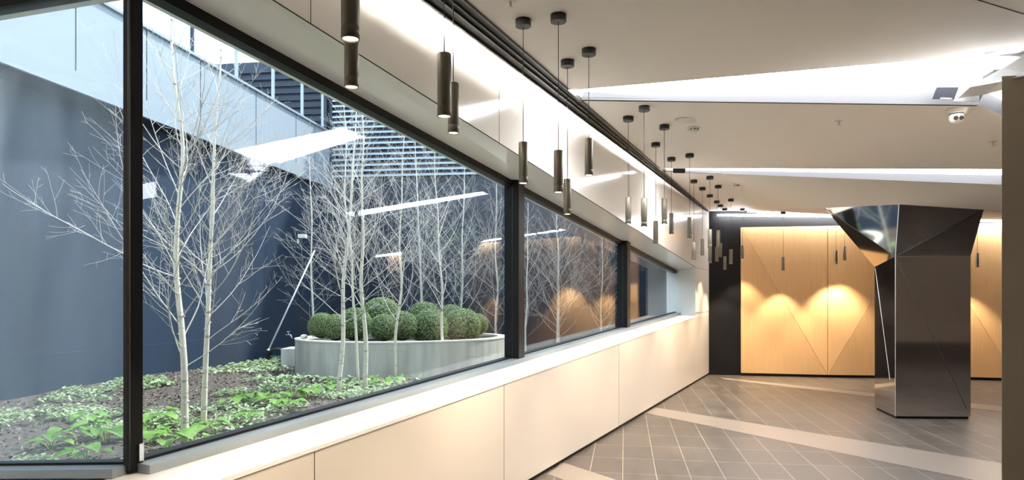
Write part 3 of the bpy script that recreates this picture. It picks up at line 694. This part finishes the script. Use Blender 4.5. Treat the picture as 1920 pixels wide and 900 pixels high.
def box_mesh(seed, tint):
    rnd = random.Random(seed); x = MB()
    for k in range(3400):
        z_ = rnd.uniform(-.75, 1); a = rnd.uniform(0, 2*math.pi); r = math.sqrt(1-z_*z_); d = V(r*math.cos(a), r*math.sin(a), z_)
        rr = 1+.06*noise.noise(d*3+V(seed, 0, 0))-rnd.random()**2*.13
        nr = (d+V(rnd.gauss(0, .5), rnd.gauss(0, .5), rnd.gauss(0, .5))).normalized()
        leaf_quad(x, d*rr, nr, .045, rnd.uniform(0, 6.3))
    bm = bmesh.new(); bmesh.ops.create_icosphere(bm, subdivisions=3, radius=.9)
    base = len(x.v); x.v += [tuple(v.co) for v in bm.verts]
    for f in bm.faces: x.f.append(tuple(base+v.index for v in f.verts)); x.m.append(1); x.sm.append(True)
    bm.free(); return x
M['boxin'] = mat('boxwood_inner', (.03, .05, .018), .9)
bxo = [box_mesh(s_, 0).build('boxwood_ball', [M['box'], M['boxin']], fix=False) for s_ in (1, 2, 3)]
BALLS = [(430, 215, 84, 10.05, 'round clipped boxwood at the left end of the planter'), (545, 230, 88, 9.95, 'round clipped boxwood second from the left end of the planter'),
 (690, 205, 108, 10.1, 'round clipped boxwood behind the pair of slender trunks'), (900, 150, 128, 11.0, 'largest round boxwood standing tallest at the back of the planter'),
 (915, 232, 90, 9.9, 'round clipped boxwood in front of the tallest one'), (1060, 218, 98, 10.1, 'round clipped boxwood in the middle front of the planter'), (1240, 150, 100, 11.4, 'round boxwood at the back, right of the tallest one'),
 (1275, 228, 116, 10.35, 'broad round boxwood in front, right of the middle'), (1440, 165, 95, 11.5, 'round boxwood at the back right of the planter'),
 (1530, 222, 118, 10.75, 'broad round boxwood at the front right of the planter'), (1645, 205, 72, 11.1, 'small yellowish boxwood at the right end of the planter')]
for i, (cx, cy, r, D, lab) in enumerate(BALLS):
    px, py, rp = 500+cx/4.174, 560+cy/4.174, r/4.174; p = at(px, py, D); rad = rp*D/F*1.26
    o = bxo[i] if i < 3 else bxo[i % 3].copy()
    if i >= 3: COL.objects.link(o)
    o.location = p; o.scale = (rad, rad, rad); o.rotation_euler = (0, 0, i*1.3); tag(o, lab, 'shrub', 'clipped boxwood balls')
# low concrete block, hose, pole, tap, wall light
x = MB(); p = at(548, 686, 11.2); x.prism([V(p.x-.14, p.y-.15, ZG-.05), V(p.x+.25, p.y-.1, ZG-.05), V(p.x+.25, p.y+.4, ZG-.05), V(p.x-.14, p.y+.35, ZG-.05)], [V(p.x-.14, p.y-.15, .64), V(p.x+.25, p.y-.1, .64), V(p.x+.25, p.y+.4, .64), V(p.x-.14, p.y+.35, .64)])
tag(x.build('concrete_block', M['conc'], bevel=.01), 'small grey concrete block behind the left end of the planter', 'block')
hc = at(521, 673, 11.5); x = MB(); pts = []
for k in range(150):
    a = k/150*2*math.pi*5; r = .17+.012*math.sin(a*.37); pts.append(hc+V(r*math.cos(a), -.08+.16*k/150, r*math.sin(a)))
x.tube(pts, [.012]*150, 6); tag(x.build('garden_hose', M['rubber']), 'coiled black garden hose standing on the soil beside the concrete block', 'hose')
x = MB(); x.tube([at(503, 657, 11.6), at(590, 470, 12.3)], [.016, .014], 8); x.tube([at(503, 657, 11.6), at(503.6, 655.6, 11.6)], [.03, .03], 8)
tag(x.build('aluminium_pole', M['alu']), 'pale metal pole leaning against the dark courtyard wall', 'pole')
x = MB(); p = at(536, 628, 12.6); x.tube([p, p+V(.1, -.03, 0), p+V(.13, -.05, -.06)], [.015, .015, .012], 8); x.bar(p+V(.05, -.05, .06), p+V(.05, .05, .06), .03, .02); x.tube([p+V(.05, 0, 0), p+V(.05, 0, .06)], [.008, .008], 6)
tag(x.build('garden_tap', M['alu']), 'small pale garden tap on the dark wall left of the planter', 'tap')
x = MB(); p = at(570, 627, 10.1); x.lathe([(.03, 0), (.05, .005), (.05, .05), (.02, .06)], 16, V(p.x, p.y, ZR)); tag(x.build('white_cup', M['white_plastic']), 'small white pot standing on the left end of the planter rim', 'pot')
x = MB(); p = at(567, 443, 12.4); x.bar(p+V(-.07, 0, 0), p+V(.07, 0, 0), .10, .07); x.bar(p+V(-.08, 0, -.05), p+V(-.08, 0, -.13), .03, .03)
tag(x.build('wall_light', M['white_plastic'], bevel=.005), 'small white box light fixed on the courtyard wall above the pole', 'wall light')

# ------------------------------------------------------------------ birches
def birch(base, top, r0, seed, nb, spread, label, h0=.12, lean_curve=.05, dens=1.6):
    rnd = random.Random(seed); H = (top-base).length
    t = empty('birch_tree', base); tag(t, label, 'tree', 'bare birches in the courtyard')
    K = 22; tp = []; tr = []
    for k in range(K+1):
        f = k/K; p = lerp(V(0, 0, 0), top-base, f)
        p += V(noise.noise(V(seed, f*4, 0)), noise.noise(V(seed, f*4, 9)), 0)*lean_curve*min(1, f*4)*(1 if f < .98 else .5)
        tp.append(p); tr.append(r0*(1-.88*f)+.0015)
    tp[0].z -= .05
    x = MB(); x.tube(tp, tr, 10)
    for k in range(14):
        f = rnd.uniform(.02, .5); i = int(f*K); a = rnd.uniform(0, 6.28); d = V(math.cos(a), math.sin(a), .3); p = lerp(tp[i], tp[i+1], f*K-i)
        x.tube([p+d*tr[i]*.6, p+d*(tr[i]+.008)], [tr[i]*.38, tr[i]*.2], 6)
    x.build('trunk', M['bark'], t, fix=False)
    x = MB(); px_min = .0016+.0
    def grow(p, d, L, r, level):
        n_ = max(4, int(L/.09)); pts = [p.copy()]; rr = [r]; cur = p.copy(); dd_ = d.copy()
        curl = V(rnd.gauss(0, 1), rnd.gauss(0, 1), rnd.gauss(0, .6))*.10
        for k in range(n_):
            dd_ = (dd_+V(0, 0, .055 if level == 0 else .03)+curl*.35+V(rnd.gauss(0, .045), rnd.gauss(0, .045), rnd.gauss(0, .045))).normalized()
            cur = cur+dd_*L/n_; pts.append(cur.copy()); rr.append(max(.0010, r*(1-.75*(k+1)/n_)))
        x.tube(pts, rr, 4 if level == 0 else 3, caps=False)
        if level < 2:
            m_ = int((L*(6 if level == 0 else 3.5))*dens+rnd.random())
            for q in range(m_):
                f = rnd.uniform(.18, .95); i = min(n_-1, int(f*n_)); pp = lerp(pts[i], pts[i+1], f*n_-i); dl = (pts[i+1]-pts[i]).normalized()
                side = dl.cross(V(rnd.gauss(0, 1), rnd.gauss(0, 1), rnd.gauss(0, 1))).normalized()
                a = R(rnd.uniform(28, 55)); nd = (dl*math.cos(a)+side*math.sin(a)+V(0, 0, .08)).normalized()
                grow(pp, nd, L*(1-f*.55)*rnd.uniform(.2, .55), max(.0012, rr[i]*.55), level+1)
    nb = int(nb*1.1)
    for k in range(nb):
        f = h0+(1-h0)*(k+rnd.random())/nb*.96; i = min(K-1, int(f*K)); p = lerp(tp[i], tp[i+1], f*K-i)
        az = k*2.4+rnd.gauss(0, .4); el = R(rnd.gauss(38, 9)+10*f)
        d = V(math.cos(az)*math.cos(el), math.sin(az)*math.cos(el), math.sin(el))
        prof = (min(1, (f-h0)/.12+.5))*(1-.80*max(0, (f-.25)/.75))
        L = spread*prof*rnd.uniform(.75, 1.15)
        if L > .1: grow(p, d, L, min(tr[i]*.5, .0017+.0024*L), 0)
    x.build('crown', M['twig'], t, fix=False)
    return t
def gpt(px, py): p = atz(px, py, ZG); return V(p.x, p.y, gz(p.x, p.y))
def top_at(px, py, D): return at(px, py, D)
BIRCH = [
 ((347, 842), (322, -60, 5.0), .026, 11, 36, 1.55, 'tallest bare birch, first trunk right of the corner mullion', .16),
 ((381, 808), (412, 30, 5.5), .024, 12, 32, 1.3, 'bare birch close behind the tallest one, trunk leaning slightly right', .2),
 ((634, 742), (672, 150, 7.7), .027, 13, 30, 1.5, 'bare birch before the planter, leftmost of the three slender trunks there', .22),
 ((685, 735), (676, 185, 7.9), .029, 14, 32, 1.5, 'bare birch with the darkest stout trunk before the planter', .25),
 ((672, 722), (640, 170, 8.4), .019, 15, 26, 1.3, 'thin bare birch almost hidden behind the stout dark trunk', .25),
 ((741, 714), (758, 250, 8.8), .021, 16, 28, 1.3, 'bare birch before the middle of the planter', .2),
 ((832, 706), (815, 265, 9.2), .021, 17, 28, 1.3, 'bare birch before the right part of the planter', .25),
 ((795, 668), (778, 250, 13.2), .03, 18, 30, 1.9, 'bare birch rising behind the back boxwoods', .1),
 ((862, 670), (872, 300, 12.9), .026, 19, 28, 1.7, 'bare birch behind the right end of the planter', .1),
 ((588, 668), (580, 250, 13.0), .026, 20, 30, 1.2, 'bare birch behind the low concrete block', .1),
 ((930, 668), (930, 330, 12.6), .024, 24, 28, 1.6, 'bare birch just left of the wide black mullion', .1),
 ((1047, 668), (1046, 385, 12.4), .038, 21, 50, 1.5, 'bare birch centred in the second window pane', .12),
 ((1126, 664), (1131, 430, 12.6), .02, 22, 30, 1.1, 'slim bare birch at the right of the second window pane', .15),
 ((985, 672), (990, 380, 12.0), .022, 23, 30, 1.2, 'bare birch just right of the wide black mullion', .12),
]
for (bx, by), (tx, ty, tD), r0, sd, nb, sp, lab, h0 in BIRCH:
    g = gpt(bx, by); birch(g, at(tx, ty, g.y+(tD-round(tD))*.0+random.uniform(-.15, .15)), r0, sd, nb, sp, lab, h0)

# ------------------------------------------------------------------ mulch, ground cover and broad-leaved plants
rnd = random.Random(5)
def outside(p):
    s_ = -(p-G0).dot(NN); s2 = -(p-G0).dot(N2)
    return (s_ > .4) if (p-G0).dot(U) > 0 else (s2 > .35)
def in_planter(p): q = p-PC; return (q.dot(pa)/(SA+.15))**2+(q.dot(pb)/(SB+.15))**2 < 1
x = MB(); cnt = 0
while cnt < 9000:
    p = V(rnd.uniform(-6, 0), rnd.uniform(3.2, 11.5), 0)
    if not outside(p) or in_planter(p) or p.x < -7.15+.2146*p.y+.05: continue
    cnt += 1; p.z = gz(p.x, p.y)+.006
    leaf_quad(x, p, V(rnd.gauss(0, .5), rnd.gauss(0, .5), 1).normalized(), rnd.uniform(.012, .032), rnd.uniform(0, 6.28), rnd.uniform(.25, .6))
M['chip'] = mat('bark_chip', (.15, .12, .10), .9, var=.7, vscale=9)
tag(x.build('bark_mulch', M['chip'], fix=False), 'brown bark mulch chips scattered over the courtyard soil', 'mulch', kind='stuff')
x = MB(); cnt = 0
while cnt < 900:
    p = V(rnd.uniform(-6, 1.5), rnd.uniform(3.2, 13), 0)
    if not outside(p) or in_planter(p) or p.x < -7.15+.2146*p.y+.25: continue
    if noise.noise(V(p.x*.9, p.y*.9, 5)) < -.03: continue
    cnt += 1; cr = rnd.uniform(.07, .17); near = p.y < 8.5
    for k in range(rnd.randint(20, 34) if near else 14):
        a = rnd.uniform(0, 6.28); r = cr*math.sqrt(rnd.random()); q = V(p.x+r*math.cos(a), p.y+r*math.sin(a), 0); q.z = gz(q.x, q.y)+.015+.06*(1-(r/cr)**2)*rnd.uniform(.5, 1.1)
        nr = V(rnd.gauss(0, .38), rnd.gauss(0, .38), 1).normalized(); leaf_quad(x, q, nr, rnd.uniform(.016, .03) if near else rnd.uniform(.03, .045), rnd.uniform(0, 6.28), .6)
tag(x.build('ground_cover', M['cover'], fix=False), 'low mat of pale green small-leaved ground cover spread over the dark soil', 'ground cover', kind='stuff')
def broad_plant(seed):
    r_ = random.Random(seed); t = empty('broad_leaf_plant'); nl_ = r_.randint(5, 8)
    for k in range(nl_):
        a = k*6.283/nl_+r_.uniform(-.4, .4); out = r_.uniform(.05, .15); h = r_.uniform(.06, .13); s_ = r_.uniform(.05, .075)
        tip = V(out*math.cos(a), out*math.sin(a), h); st_ = MB(); st_.tube([V(0, 0, -.02), V(tip.x*.4, tip.y*.4, h*.65), tip], [.004, .0035, .003], 5); so = st_.build('stalk', M['stalk'], t)
        lf = MB(); dr = V(math.cos(a), math.sin(a), -.15).normalized(); sd_ = dr.cross(V(0, 0, 1)).normalized(); nz = sd_.cross(dr)
        prof = [(-.25, .0), (-.5, .45), (-.3, .85), (.15, 1.0), (.6, .8), (1.0, .38), (1.3, 0)]
        mid = [tip+dr*s_*u_-nz*s_*.22*u_*u_ for u_, _ in prof]
        L1 = [m_+sd_*s_*v_+nz*s_*.28*v_ for m_, (_, v_) in zip(mid, prof)]; R1_ = [m_-sd_*s_*v_+nz*s_*.28*v_ for m_, (_, v_) in zip(mid, prof)]
        for i in range(len(prof)-1):
            lf.poly([mid[i], mid[i+1], L1[i+1], L1[i]], smooth=True); lf.poly([mid[i+1], mid[i], R1_[i], R1_[i+1]], smooth=True)
        lf.build('leaf', M['bigleaf'], t, fix=False)
    return t
protos = [broad_plant(s_) for s_ in (1, 2, 3, 4)]
SP = [(95, 842), (147, 825), (165, 800), (198, 826), (160, 866), (290, 800), (283, 832), (372, 838), (402, 812), (432, 765), (458, 760), (498, 758), (522, 764), (548, 752), (465, 798), (575, 752), (610, 736), (720, 728), (545, 775), (310, 850), (330, 822)]
for i, (a, e) in enumerate(SP):
    p = gpt(a, e)
    if not outside(p): p = p-NN*.3
    o = protos[i] if i < 4 else copy_thing(protos[i % 4])
    o.location = p; o.rotation_euler = (0, 0, i*1.7); k = rnd.uniform(.8, 1.15); o.scale = (k, k, k)
    tag(o, 'clump of big rounded bright green leaves growing in the soil by the window', 'plant', 'broad-leaved plants by the window')
